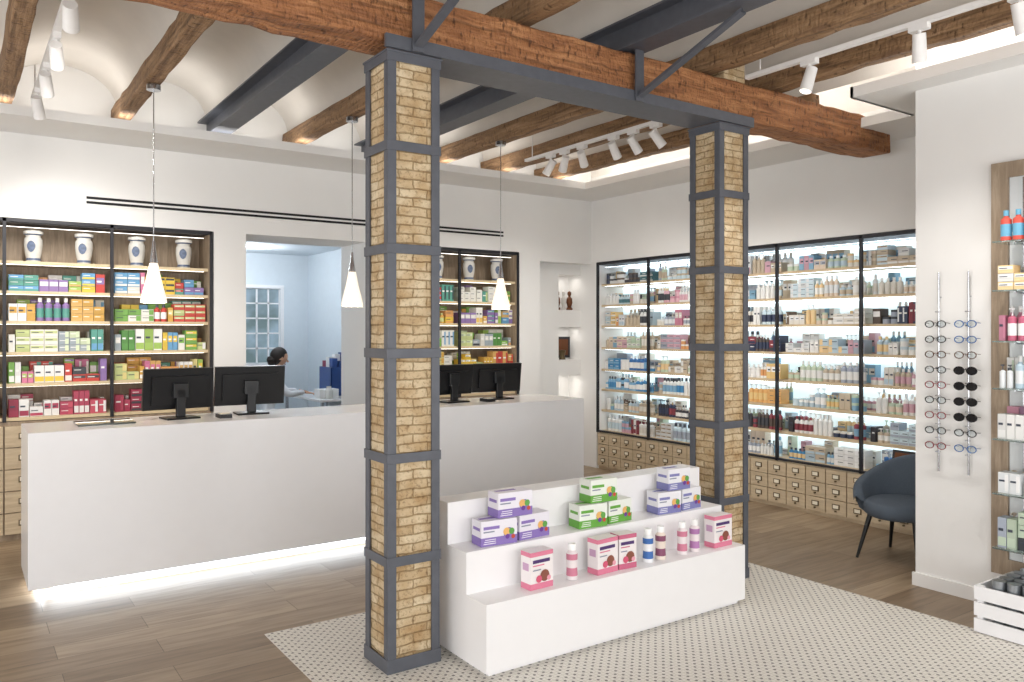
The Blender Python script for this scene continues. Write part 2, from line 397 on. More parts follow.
b=MB()
b.box(XL,XR,6.55,YB,3.1,3.13,M_white); b.box(XL,5.5,6.55,6.57,3.13,3.17,M_white)
b.box(5.5,XR,3.0,6.55,3.1,3.13,M_white); b.box(5.5,5.52,3.0,6.55,3.13,3.17,M_white)
b.box(4.75,5.5,2.98,3.0,3.1,3.17,M_white)
b.box(4.75,XR,YF,3.0,3.1,3.13,M_white); b.box(4.75,4.77,YF,3.0,3.13,3.17,M_white)
b.build('ceiling_soffit_cove')
W=(1,.975,.935)
area('cove_light',(1.8,6.66,3.15),(math.radians(165),0,0),8.4,.12,26,W)
area('cove_light',(5.66,4.8,3.15),(math.radians(180),0,math.radians(90)),3.6,.12,14,W)
area('cove_light',(4.86,.8,3.15),(math.radians(180),0,math.radians(90)),4.2,.12,14,W)
area('cove_light',(5.2,2.9,3.15),(math.radians(180),0,0),.6,.08,2,W)

b=MB(); b.box(.83,4.87,7.143,7.155,2.59,2.675,M_white)
b.box(.85,4.85,7.139,7.15,2.605,2.625,M_dark); b.box(.85,4.85,7.139,7.15,2.642,2.662,M_dark); b.build('linear_air_diffuser')

# ---------------------------------------------------------------- columns
def column(x0,y0):
    w,d=.275,.25; e=empty('brick_column',(x0+w/2,y0+d/2,0))
    b=MB()
    nz=150
    ring=[]
    per=[(0,0),(.2,0),(.4,0),(.6,0),(.8,0),(1,0),(1,.33),(1,.66),(1,1),(.5,1),(0,1),(0,.75),(0,.5),(0,.25)]
    for k in range(nz+1):
        z=2.9*k/nz
        for (cx,cy) in per:
            j=random.uniform(-.0035,.0025)
            ox=(0 if cx not in(0,1) else (j if cx==1 else -j)); oy=(0 if cy not in(0,1) else (j if cy==1 else -j))
            ring.append((x0+.012+cx*(w-.024)+ox,y0+.012+cy*(d-.024)+oy,z))
    m=len(per)
    b.add(ring,[(k*m+i,k*m+(i+1)%m,(k+1)*m+(i+1)%m,(k+1)*m+i) for k in range(nz) for i in range(m)],M_brick)
    b.build('brick_core',parent=e,origin=(x0,y0,0))
    b=MB(); t=.010;a=.044
    for sx in(0,1):
        for sy in(0,1):
            cx=x0+sx*w; cy=y0+sy*d; dx=a if sx==0 else -a; dy=a if sy==0 else -a
            tx=t if sx==0 else -t; ty=t if sy==0 else -t
            b.box(cx,cx+dx,cy,cy+ty,0,2.9,M_steel); b.box(cx,cx+tx,cy+ty,cy+dy,0,2.9,M_steel)
    for z in(.03,.52,1.0,1.49,1.98,2.46,2.875):
        p=.005; h=.046 if z>.1 else .066
        zz=z-h/2 if z>.1 else 0.004
        b.box(x0-p,x0+w+p,y0-p,y0,zz,zz+h,M_steel); b.box(x0-p,x0+w+p,y0+d,y0+d+p,zz,zz+h,M_steel)
        b.box(x0-p,x0,y0,y0+d,zz,zz+h,M_steel); b.box(x0+w,x0+w+p,y0,y0+d,zz,zz+h,M_steel)
    b.box(x0-.01,x0+w+.01,y0-.01,y0+d+.01,2.893,2.903,M_steel)
    b.build('steel_angles',parent=e,bevel=.002)
column(1.64,3.365); column(3.92,3.365)
b=MB(); b.box(4.0,4.2,3.4,3.6,3.2,3.37,M_brick); b.build('brick_pier_stub')

# ---------------------------------------------------------------- product generator
WHT=C('#F2F1EE')
P_left=['#6FA944','#9CC152','#D9A441','#C9372C','#F0C93B','#E9A35A','#5F9FCF','#D7739A','#8A6BAA','#4E9B8A','#F1EFE6','#F1EFE6','#F1EFE6','#C7D38B']
P_right=['#F4F4F2','#F4F4F2','#F4F4F2','#F4F4F2','#CFE4EE','#B9D1E0','#E7E3DA','#D9A8B8','#E8D5C0','#7EAFCF','#F3D29A','#C8B79E','#C7D9C0','#E9EDF0','#A5AFC0']
P_dark=['#2B2B33','#3B3A42','#4E4038','#8A2E3C','#23304F','#6B5A4A']
P_blue=['#2E6DB4','#3B8AC4','#F4F4F2','#7FB5DA','#F4F4F2']
P_pink=['#D88FA6','#C87A94','#F4F4F2','#E7B5C4','#F4F4F2']
P_orange=['#F0B66A','#F4D088','#F4F4F2','#E7A25F']
P_red=['#9B2743','#B23A55','#C94A5F','#F4F4F2']
P_green=['#5FA336','#7DBB45','#4C8F3A','#D9E7C0']
P_yel=['#F2C95E','#E8D98B','#F4F4F2','#D9A95B','#8C6BB0']
def fill(b,mp,u0,u1,z,maxh,dep,pal,kinds='bbbt'):
    def bx(a,c,w0,w1,z0,z1,col):
        p=mp(a,w0);q=mp(c,w1); b.box(p[0],q[0],p[1],q[1],z0,z1,M_pack,col)
    u=u0+.006
    while u<u1-.035:
        kind=random.choice(kinds); c1=CP(random.choice(pal)); c2=CP(random.choice(pal+['#FFFFFF','#30343C']))
        n=random.randint(1,3)
        rem=u1-u
        if kind=='b':
            w=random.uniform(.035,.10); h=min(maxh*.9,random.uniform(.08,.19)); st=1
            if w>.07: 
                h=random.uniform(.04,.075); st=max(1,min(random.randint(2,4),int(maxh*.92/h)))
            if w>rem: w=rem*.95
            sty=random.random(); w0=.012+random.uniform(0,.02)
            for i in range(n):
                if u+w>u1+.001: break
                for k in range(st):
                    if k==st-1 and st>1 and random.random()<.3: continue
                    zz=z+k*h
                    cc=c1 if random.random()<.8 else tuple(x*.85 for x in c2)
                    bx(u,u+w-.003,w0,w0+dep*.6,zz,zz+h-.002,cc)
                    if sty<.4: bx(u+.004,u+w-.007,w0-.0012,w0,zz+h*.45,zz+h*.8,c2 if c2!=c1 else WHT)
                    elif sty<.75: bx(u+.002,u+w-.005,w0-.0012,w0,zz+h*.06,zz+h*.35,c2)
                    else: bx(u+w*.6,u+w-.005,w0-.0012,w0,zz+h*.1,zz+h*.9,c2)
                    bx(u+w*.1,u+w*.6,w0-.002,w0,zz+h*.55,zz+h*.64,C('#3A4150') if sum(c1)>1.2 else WHT)
                u+=w
            u+=.003
        elif kind=='t':
            r=random.uniform(.016,.03); h=min(maxh*.9,random.uniform(.09,.2)); cap=CP(random.choice(['#FFFFFF','#E8E8E8','#3B3F4A']))if random.random()<.6 else c2
            pump=random.random()<.25
            for i in range(n+1):
                if u+2*r>u1: break
                x,y=mp(u+r,.02+r)
                if pump:
                    b.lathe((x,y,z),[(0,0),(r,0),(r,h*.15),(r,h*.5),(r,h*.66),(r*.3,h*.72),(r*.16,h*.73),(r*.16,h*.88),(r*.5,h*.88),(r*.5,h*.94),(0,h*.94)],M_pack,
                        cols=[c1,c1,c2,c1,c1,cap,cap,cap,cap,cap],seg=8)
                    q0=mp(u+r-.003,.02-r*.3); q1=mp(u+r+.003,.02+r); b.box(q0[0],q1[0],q0[1],q1[1],z+h*.9,z+h*.94,M_pack,cap)
                else:
                    b.lathe((x,y,z),[(0,0),(r,0),(r,h*.15),(r,h*.55),(r,h*.7),(r*.45,h*.78),(r*.45,h*.82),(r*.5,h*.82),(r*.5,h),(0,h)],M_pack,
                        cols=[c1,c1,c2,c1,c1,c1,cap,cap,cap],seg=8)
                u+=2*r+.004
            u+=.003
            if rem<.07: break
        elif kind=='j':
            r=random.uniform(.022,.034); h=random.uniform(.045,.07)
            for i in range(n):
                if u+2*r>u1: break
                for q in range(random.randint(1,2)):
                    x,y=mp(u+r,.02+r)
                    b.lathe((x,y,z+q*h),[(0,0),(r,0),(r,h*.65),(r*1.03,h*.65),(r*1.03,h*.99),(0,h*.99)],M_pack,cols=[c1,c1,c2,c2,c2],seg=10)
                u+=2*r+.006
            if rem<.08: break

# ---------------------------------------------------------------- back medicine shelving
def back_cab(xs):
    x0,x1=xs[0],xs[-1]; y0=7.15; yb=7.5
    b=MB()
    b.box(x0,x1,yb,yb+.02,0,2.45,M_oakv)
    b.box(x0,x0+.02,y0+.01,yb,0,2.45,M_oakv); b.box(x1-.02,x1,y0+.01,yb,0,2.45,M_oakv)
    b.box(x0,x1,y0+.01,yb,2.42,2.45,M_black)
    shelves=[.93,1.19,1.43,1.67,1.90,2.13]
    for z in shelves:
        b.box(x0+.02,x1-.02,y0+.03,yb,z-.025,z,M_oakx)
    for z in shelves[1:]+[2.42]:
        b.box(x0+.05,x1-.05,y0+.06,y0+.07,z-.028,z-.0255,M_ledw)
    for x in xs:
        b.box(x-.012,x+.012,y0-.004,y0+.022,.9,2.45,M_black)
    b.box(x0,x1,y0-.004,y0+.022,2.425,2.452,M_black)
    n=int(round((x1-x0)/.26)); w=(x1-x0)/n
    b.box(x0+.02,x1-.02,y0+.02,yb,0,.9,M_oakv)
    for i in range(n):
        for k in range(5):
            a=x0+i*w; z=.05+k*.165
            b.box(a+.006,a+w-.006,y0-.006,y0+.02,z,z+.157,M_drawer)
            cx=a+w/2; b.box(cx-.032,cx+.032,y0-.012,y0-.006,z+.06,z+.105,M_brass); b.box(cx-.024,cx+.024,y0-.0135,y0-.012,z+.07,z+.1,M_card)
            b.cyl((cx,y0-.022,z+.045),(cx,y0-.006,z+.045),.009,.006,M_brass,seg=8)
    b.build('medicine_shelving_unit')
    return shelves
for xs in ([-.46,.30,1.035,1.81],[3.57,4.31,5.05]):
    sh=back_cab(xs)
    b=MB()
    pl=[P_red+['#E8A25A','#F4F4F2'],P_left+P_yel,P_green+P_left+['#F4F4F2','#9AA7B0'],P_left+P_yel,P_left+P_orange]
    for a,c in zip(xs[:-1],xs[1:]):
        for k,z in enumerate(sh[:-1]):
            kinds='bbbbbt' if k in(1,3) else 'bbbbb'
            fill(b,lambda u,w:(u,7.19+w),a+.025,c-.025,z+.001,.2 if k else .22,.2,pl[k],kinds)
            fill(b,lambda u,w:(u,7.34+w),a+.025,c-.025,z+.001,.2 if k else .22,.18,pl[k],'bbb')
    b.build('medicine_boxes')
    for a,c in zip(xs[:-1],xs[1:]):
        for t in(.27,.75):
            x=a+(c-a)*t
            j=MB(); P=[(0,0),(.056,0),(.06,.012),(.056,.03),(.066,.07),(.074,.13),(.072,.175),(.058,.195),(.06,.205),(.078,.215),(.08,.235),(.06,.245),(.02,.25),(0,.252)]
            P=[(r*.88,z*1.02) for r,z in P]
            j.lathe((x,7.30,2.131),P,M_porc,seg=20,mats=[M_crest if k in(2,8) else M_porc for k in range(13)])
            hh=[.01,.035,.045,.05,.045,.035,.01]; V0=[];V1=[]
            for i in range(7):
                t2=-math.pi/2-.45-.3+i*.15
                V0.append((x+.0668*math.cos(t2),7.30+.0668*math.sin(t2),2.131+.125-hh[i])); V1.append((x+.0668*math.cos(t2),7.30+.0668*math.sin(t2),2.131+.125+hh[i]*.8))
            j.add(V0+V1,[(i,i+1,8+i,7+i) for i in range(6)],M_crest)
            j.build('apothecary_jar')

# ---------------------------------------------------------------- right wall display cabinets
YS=[7.045,6.22,5.40,4.58,3.76,2.94,2.69]
RS=[.44,.68,.92,1.15,1.40,1.65,1.89,2.13]
b=MB(); xf,xb=6.1,6.5
b.box(xb,xb+.015,2.69,7.05,0,2.38,M_backlit)
b.box(xf+.02,xb,2.69,2.7,0,2.38,M_white); b.box(xf+.02,xb,7.04,7.05,0,2.38,M_white)
b.box(xf+.01,xb,2.7,7.04,2.35,2.38,M_black)
for z in RS: b.box(xf+.06,xb,2.7,7.04,z-.024,z,M_oak)
for z in RS[1:]+[2.35]:
    b.box(xb-.03,xb-.015,2.75,7.0,z-.031,z-.0245,M_ledc)
    b.box(xf+.08,xf+.088,2.75,7.0,z-.0262,z-.0245,M_ledc)
for y in YS[:-1]:
    b.box(xf-.006,xf+.02,y-.012,y+.012,.42,2.38,M_black)
b.box(xf-.006,xf+.02,2.69,7.05,2.355,2.382,M_black); b.box(xf-.006,xf+.02,2.69,7.05,.425,.445,M_black)
b.box(xf+.02,xb,2.7,7.04,0,.415,M_drawer)
n=22; w=(7.04-2.7)/n
for i in range(n):
    for k in range(3):
        a=2.7+i*w; z=.04+k*.126
        b.box(xf-.004,xf+.02,a+.005,a+w-.005,z,z+.119,M_drawer)
        cy=a+w/2; b.box(xf-.01,xf-.004,cy-.034,cy+.034,z+.045,z+.088,M_brass); b.box(xf-.0115,xf-.01,cy-.025,cy+.025,z+.053,z+.082,M_card)
        b.cyl((xf-.02,cy,z+.03),(xf-.004,cy,z+.03),.008,.006,M_brass,seg=8)
b.build('cosmetics_display_cabinet')
b=MB()
for bi,(a,c) in enumerate(zip(YS[1:],YS[:-1])):
    for k,z in enumerate(RS):
        pal=P_right
        if bi==0: pal=[P_right+P_dark,P_dark+P_right,P_blue,P_blue,P_right,P_orange+P_right,P_right+['#3C6E7A'],P_dark+['#3C6E7A','#F4F4F2']][k]
        elif bi==1: pal=[P_right,P_dark,P_blue+P_right,P_right,P_orange+P_right,P_pink+P_right,P_pink,P_right][k]
        elif bi==2: pal=[P_right,P_dark,P_orange,P_orange,P_dark,P_right+P_dark,P_dark+P_right,P_right][k]
        elif bi>=3: pal=[P_right+P_blue,P_right+P_dark,P_orange+P_right,P_right,P_right,P_right+P_dark,P_right,P_right+['#3C4048']][k]
        fill(b,lambda u,w:(xf+.075+w,u),a+.02,c-.02,z+.001,.2,.2,pal,'btttj' if k in(0,2,3,6,1) else 'bbtj')
        fill(b,lambda u,w:(xf+.235+w,u),a+.02,c-.02,z+.001,.21,.15,P_right,'btb')
b.build('cosmetics_products')
b=MB(); M=Matrix.Translation((6.14,3.40,.445))@Matrix.Rotation(math.radians(12),4,'Y')
b.box(0,.015,-.13,.13,0,.2,M_black,M=M); b.box(-.002,0,-.11,.11,.02,.18,M_bronze,M=M); b.build('small_framed_picture')

b=MB()
for x,s,m in((5.84,1.0,M_bronze),(5.93,.8,M_porc),(6.02,1.1,M_bronze)):
    b.lathe((x,7.46,1.836),[(0,0),(.035*s,0),(.035*s,.02),(.02*s,.04),(.035*s,.09),(.03*s,.14),(.012*s,.165),(.022*s,.19),(.02*s,.215),(0,.23)],m,seg=12)
b.build('niche_figurines')
b=MB(); b.box(5.82,6.06,7.5,7.52,1.27,1.52,M_black); b.box(5.85,6.03,7.497,7.5,1.3,1.49,M_bronze)
b.lathe((5.88,7.42,1.251),[(0,0),(.04,0),(.03,.05),(.045,.11),(0,.115)],M_brass,seg=12); b.build('niche_picture_and_mortar')
for z in(2.245,1.63,1.065):
    area('niche_downlight',(5.94,7.46,z-.005),(0,0,0),.2,.05,.45,(1,.95,.88))
b=MB(); b.box(4.9,6.6,8.3,8.4,0,2.6,M_bluewall); b.build('wall_corridor')

# ---------------------------------------------------------------- counter
b=MB()
b.box(.343,4.53,5.41,6.01,.085,1.0,M_counter)
b.build('service_counter',bevel=.004)
b=MB(); b.box(.5,4.40,5.56,5.98,.0,.084,M_white); b.box(.5,4.40,5.548,5.558,.03,.06,M_led); b.box(.488,.498,5.56,5.98,.03,.06,M_led); b.build('counter_plinth_light')
area('counter_underglow',(2.4,5.50,.07),(math.radians(-15),0,0),3.9,.03,5,(.88,.95,1))
area('counter_underglow',(.43,5.77,.07),(0,math.radians(15),0),.03,.4,.8,(.88,.95,1))

def monitor(x,y,w,h,ang,tilt=8):
    e=empty('computer_monitor',(x,y,1.0))
    R=Matrix.Translation((x,y,1.0))@Matrix.Rotation(math.radians(ang),4,'Z')
    b=MB(); b.box(-.11,.11,-.08,.1,0,.012,M_blackp,M=R); b.build('base',parent=e,bevel=.004)
    b=MB(); b.box(-.03,.03,-.02,.01,.012,.2,M_blackp,M=R); b.box(-.05,.05,-.02,.03,.14,.24,M_blackp,M=R); b.build('stand',parent=e,bevel=.004)
    T=R@Matrix.Translation((0,.04,.06+h/2))@Matrix.Rotation(math.radians(tilt),4,'X')
    b=MB(); b.box(-w/2,w/2,-.008,.018,-h/2,h/2,M_blackp,M=T); b.box(-w/2+.05,w/2-.05,-.028,-.008,-h/2+.04,h/2-.05,M_blackp,M=T)
    b.box(-w/2+.012,w/2-.012,.018,.0195,-h/2+.015,h/2-.012,M_screen,M=T); b.build('display_panel',parent=e,bevel=.004)
monitor(1.25,5.74,.46,.28,6); monitor(1.74,5.78,.49,.28,-4); monitor(3.40,5.74,.44,.25,5); monitor(3.88,5.78,.47,.25,-6)
for x in(1.5,3.66):
    b=MB()
    b.box(x-.03,x+.05,5.58,5.7,1.0,1.025,M_blackp); b.box(x-.02,x+.04,5.6,5.66,1.025,1.03,M_card)
    b.build('card_reader')
b=MB(); b.box(.62,.95,5.6,5.85,1.0,1.012,M_glass); b.build('glass_counter_mat')

# ---------------------------------------------------------------- pendants
for x in(1.07,2.47,3.83):
    y=5.68; e=empty('pendant_lamp',(x,y,1.78))
    b=MB(); b.cyl((x,y,3.18),(x,y,3.212),.045,.045,M_chrome,seg=20); b.cyl((x,y,2.12),(x,y,3.19),.0035,.0035,M_chrome,seg=6); b.build('cord_and_canopy',parent=e)
    b=MB(); b.lathe((x,y,2.03),[(0,.16),(.008,.16),(.014,.1),(.022,.04),(.026,0),(0,0)],M_chrome,seg=20); b.build('lamp_holder',parent=e)
    b=MB(); b.lathe((x,y,1.78),[(.026,.26),(.034,.22),(.048,.15),(.066,.08),(.08,.02),(.081,0),(.076,0),(.06,.08),(.03,.2)],M_lamp,seg=28); b.build('glass_shade',parent=e)
    l=bpy.data.lights.new('pendant_bulb','POINT'); l.energy=6; l.color=(1,.88,.74); l.shadow_soft_size=.04
    o=bpy.data.objects.new('pendant_bulb',l); COL.objects.link(o); o.parent=e; o.location=(0,0,-.02)

# ---------------------------------------------------------------- track lights
def spot(x,y,tgt,e=55,zt=3.18):
    b=MB(); p=Vector((x,y,zt-.1)); d=(Vector(tgt)-p).normalized()
    b.box(x-.02,x+.02,y-.05,y+.05,zt-.03,zt,M_spot); b.cyl((x,y,zt-.1),(x,y,zt-.02),.01,.01,M_spot,seg=8)
    a=p-d*.055; c=p+d*.09
    b.cyl(a,c,.032,.037,M_spot,seg=20); b.cyl(c,c+d*.001,.03,.03,M_spotlens,seg=16)
    b.build('track_spotlight')
    l=bpy.data.lights.new('spot_lamp','SPOT'); l.energy=e; l.spot_size=math.radians(85); l.spot_blend=1; l.shadow_soft_size=.08; l.color=(1,.96,.91)
    o=bpy.data.objects.new('spot_lamp',l); COL.objects.link(o); o.location=c+d*.03; o.rotation_euler=d.to_track_quat('-Z','Y').to_euler()
def track(x,y0,y1,z=3.18):
    b=MB(); b.box(x-.018,x+.018,y0,y1,z,z+.025,M_spot)
    n=max(2,int((y1-y0)/1.0))
    for i in range(n): 
        y=y0+.1+(y1-y0-.2)*i/(n-1); b.cyl((x,y,z+.025),(x,y,3.40),.005,.005,M_spot,seg=6)
    b.build('ceiling_light_track')
track(.44,3.7,6.4); 
for y in(6.1,5.5,4.9,4.25): spot(.44,y,(.9,7.6,1.2),45)
track(4.40,3.7,6.1); track(4.10,1.2,3.3)
for y,t in((5.72,(3.9,7.2,1.0)),(5.52,(5.0,7.2,1.0)),(5.28,(6.3,6.5,1.0)),(4.88,(6.3,5.4,.9)),(4.65,(6.3,4.6,.9)),(4.4,(6.3,3.8,.8))): spot(4.40,y,t,50)
for y,t in((2.85,(3.3,3.2,.3)),(2.2,(4.9,2.6,.6)),(1.72,(5.0,1.6,.6))): spot(4.10,y,t,50)

# ---------------------------------------------------------------- stepped display
b=MB(); X0,X1=1.985,3.784
prof=[(3.06,.03),(3.06,.345),(3.235,.345),(3.235,.545),(3.41,.545),(3.41,.75),(3.56,.75),(3.56,.03)]
vs=[(X0,y,z) for y,z in prof]+[(X1,y,z) for y,z in prof]
fs=[(i,(i+1)%8,8+(i+1)%8,8+i)[::-1] for i in range(8)]
fs.append((0,1,2,7)); fs.append((2,3,4,7)); fs.append((4,5,6,7))
fs.append((15,10,9,8)); fs.append((15,12,11,10)); fs.append((15,14,13,12))
b.add(vs,fs,M_disp)
b.box(X0+.03,X1-.03,3.09,3.54,.004,.03,M_disp)
b.build('stepped_display_plinth')

def carton(b,x,y,z,w,d,h,base,acc,ang=0,style=0):
    R=Matrix.Translation((x,y,z))@Matrix.Rotation(math.radians(ang),4,'Z')
    B=C(base);A=C(acc)
    b.box(-w/2,w/2,-d/2,d/2,0,h,M_pack,B,M=R)
    f=-d/2
    def p(u0,u1,z0,z1,c,k=.0012): b.box(-w/2+u0*w,-w/2+u1*w,f-k,f,z0*h,z1*h,M_pack,c,M=R)
    def sd(v0,v1,z0,z1,c): b.box(-w/2-.0012,-w/2,f+v0*d,f+v1*d,z0*h,z1*h,M_pack,c,M=R)
    u=(R.to_3x3()@Vector((1,0,0)))
    if style==0:
        p(0,1,0,.34,A); p(.06,.5,.66,.78,A,.002); p(.06,.36,.54,.59,C('#8A8FA0'),.002)
        for i in range(3): p(.06+i*.02,.4,.08+i*.08,.11+i*.08,B,.002)
        b.box(-w/2+.08*w,w/2-.35*w,-d*.05,d*.2,h,h+.0012,M_pack,A,M=R)
        sd(0,1,0,.34,A); sd(.15,.85,.6,.72,A)
        for q,(cx,cz,r,cc) in enumerate(((.76,.42,.24,acc),(.70,.5,.16,'#E9B56B'),(.84,.5,.13,'#5FA24A'),(.72,.3,.1,'#6A3A98'),(.88,.28,.09,'#C64A38'))):
            c0=R@Vector((-w/2+cx*w,f-.0025-q*.0004,cz*h)); b.disc(c0,u,(0,0,1),r*h,M_pack,14,C(cc))
    else:
        p(0,1,0,.16,A); p(0,1,.88,1,A); p(.1,.85,.70,.79,C('#4A2F6B'),.002); p(.1,.6,.62,.65,A,.002); p(.1,.45,.5,.53,C('#8A8FA0'),.002)
        sd(0,1,0,.16,A); sd(0,1,.88,1,A); sd(.2,.8,.5,.7,C('#C7A0C0'))
        for q,(cx,cz,r,cc) in enumerate(((.62,.34,.16,'#8A5040'),(.36,.27,.10,'#D65A78'),(.8,.26,.07,'#E8A0B0'))):
            c0=R@Vector((-w/2+cx*w,f-.0025-q*.0004,cz*h)); b.disc(c0,u,(0,0,1),r*h,M_pack,14,C(cc))
T2=.546; T1=.346
for nm,base,acc,xs,ww in(('supplement_cartons','#EAE7F0','#8A73B8',(2.195,2.41,2.295),.20),('supplement_cartons','#EBEFE7','#66A840',(2.80,2.995,2.88),.18),('supplement_cartons','#EBEBF0','#7F80B6',(3.375,3.56,3.46),.17)):
    b=MB(); h=.122
    carton(b,xs[0],3.31,T2,ww,.10,h,base,acc,-5)
    carton(b,xs[1],3.32,T2,ww*.97,.10,h,base,acc,3)
    carton(b,xs[2],3.318,T2+h+.003,ww,.10,h,base,acc,-3)
    b.build(nm)
b=MB()
for x,c,w in((2.335,'#DD7F9A',.14),(2.76,'#DD7F9A',.145),(2.905,'#C96886',.115),(3.65,'#DD7F9A',.15)):
    carton(b,x,3.145,T1,w,.075,.18,'#F0EAEA',c,random.uniform(-4,4),1)
b.build('nutrition_cartons')
for x,c,l in((2.55,'#ECE2E4','#CF7F97'),(3.08,'#F0F1F4','#3F6FB5'),(3.175,'#EDDFD3','#8A4E6A'),(3.345,'#ECE2E4','#CF7F97'),(3.445,'#ECE2E4','#B07AB0')):
    b=MB(); r=.029; B=C(c);L=C(l)
    b.lathe((x,3.14,T1),[(0,0),(r,0),(r,.02),(r*.92,.06),(r*.98,.1),(r,.13),(r*.6,.145),(r*.6,.147),(r*.68,.147),(r*.68,.178),(0,.178)],M_pack,cols=[B,B,L,B,L,B,B,B,C('#FFFFFF'),C('#FFFFFF')],seg=18)
    b.build('nutrition_drink_bottle')

# ---------------------------------------------------------------- eyewear rack
xw=4.95; RY=(2.52,2.345)
for y in RY:
    b=MB()
    b.cyl((xw-.03,y,.74),(xw-.03,y,1.95),.006,.006,M_chrome,seg=8)
    for z in(.9,1.35,1.8): b.cyl((xw,y,z),(xw-.03,y,z),.004,.004,M_chrome,seg=6)
    for i in range(11):
        z=.86+i*.085; b.box(xw-.05,xw-.03,y-.012,y+.012,z-.003,z+.003,M_chrome)
    b.build('eyewear_display_rod')
fr={'k':mat('frame_black','#1C1B1F',.25),'t':mat('frame_tortoise','#5A3B28',.25),'b':mat('frame_blue','#3E6BA8',.25),'r':mat('frame_red','#8A2F3A',.25),'g':mat('frame_grey','#6F7680',.25)}
for ci,y in enumerate(RY):
    for i in range(9):
        z=.90+i*.092; b=MB(); x=xw-.07
        dark=(ci==1 and 2<=i<=5)
        k='k' if dark else ('b' if(i in(0,7,8)and ci) else random.choice('ktgrk'))
        f=fr[k]; u=(0,1,0);v=(0,0,1); R=.030 if dark else .026
        for s in(-1,1):
            c=(x,y+s*.036,z); b.ring(c,u,v,R,.0032,f,12,sy=.78)
            b.disc(c,u,v,R*.97,M_lens if dark else M_clear,12,sy=.78)
            b.rod([(x,y+s*.063,z+.008),(x+.045,y+s*.065,z+.004)],.0022,f,4)
        b.rod([(x,y-.011,z+.004),(x-.003,y,z+.008),(x,y+.011,z+.004)],.0025,f,4)
        b.rod([(x,y,z),(xw-.05,y,z-.006)],.0015,M_chrome,4)
        b.build('sunglasses' if dark else 'eyeglasses')

# ---------------------------------------------------------------- glass shelf unit on right wall
b=MB()
b.box(xw-.03,xw,2.13,2.22,.2,2.56,M_oakv); b.box(xw-.03,xw,1.0,1.09,.2,2.56,M_oakv); b.box(xw-.03,xw,1.09,2.13,2.47,2.56,M_oakv); b.box(xw-.03,xw,1.09,2.13,.2,.29,M_oakv)
b.box(xw-.01,xw,1.09,2.13,.29,2.47,mat('pale_back_panel','#D9DEE0',.4,var=.02))
GS=[.40,.70,1.0,1.28,1.54,1.82,2.09]
for z in GS:
    b.box(xw-.24,xw-.03,1.05,2.12,z-.008,z,M_glass)
    for y in(1.12,2.02): b.cyl((xw-.03,y,z-.02),(xw-.2,y,z-.012),.006,.004,M_chrome,seg=8)
b.box(xw-.036,xw-.03,2.03,2.05,.3,2.46,M_chrome)
b.build('glass_wall_shelf')
b=MB()
for k,z in enumerate(GS):
    pal=[P_right+P_pink,P_right,P_pink+['#9A6A8A'],P_right,P_pink+['#C75A7A'],P_right,['#D6493A','#F4F4F2','#5FA7C9']][k]
    fill(b,lambda u,w:(xw-.225+w,2.11-u),0,1.04,z+.001,.23 if k<6 else .28,.14,pal,'bttb')
    fill(b,lambda u,w:(xw-.125+w,2.11-u),0,1.04,z+.001,.23,.12,pal,'bttb')
b.build('skincare_products')
b=MB(); cx0,cx1,cy0,cy1=4.42,4.86,1.55,2.08
for k in range(3):
    z=.01+k*.085
    b.box(cx0,cx1,cy1-.012,cy1,z,z+.07,M_counter); b.box(cx0,cx1,cy0,cy0+.012,z,z+.07,M_counter)
    b.box(cx0,cx0+.012,cy0+.012,cy1-.012,z,z+.07,M_counter); b.box(cx1-.012,cx1,cy0+.012,cy1-.012,z,z+.07,M_counter)
for x in(cx0+.012,cx1-.042):
    for y in(cy0+.012,cy1-.042): b.box(x,x+.03,y,y+.03,0,.25,M_counter)
b.box(cx0+.012,cx1-.012,cy0+.012,cy1-.012,.005,.02,M_counter); b.build('white_slatted_crate')
b=MB()
for i in range(6):
    for j in range(5):
        x=4.48+j*.08; y=1.62+i*.072; b.lathe((x,y,.021),[(0,0),(.032,0),(.032,.23),(.034,.23),(.034,.27),(0,.27)],M_silver,seg=10)
b.build('crate_jars')

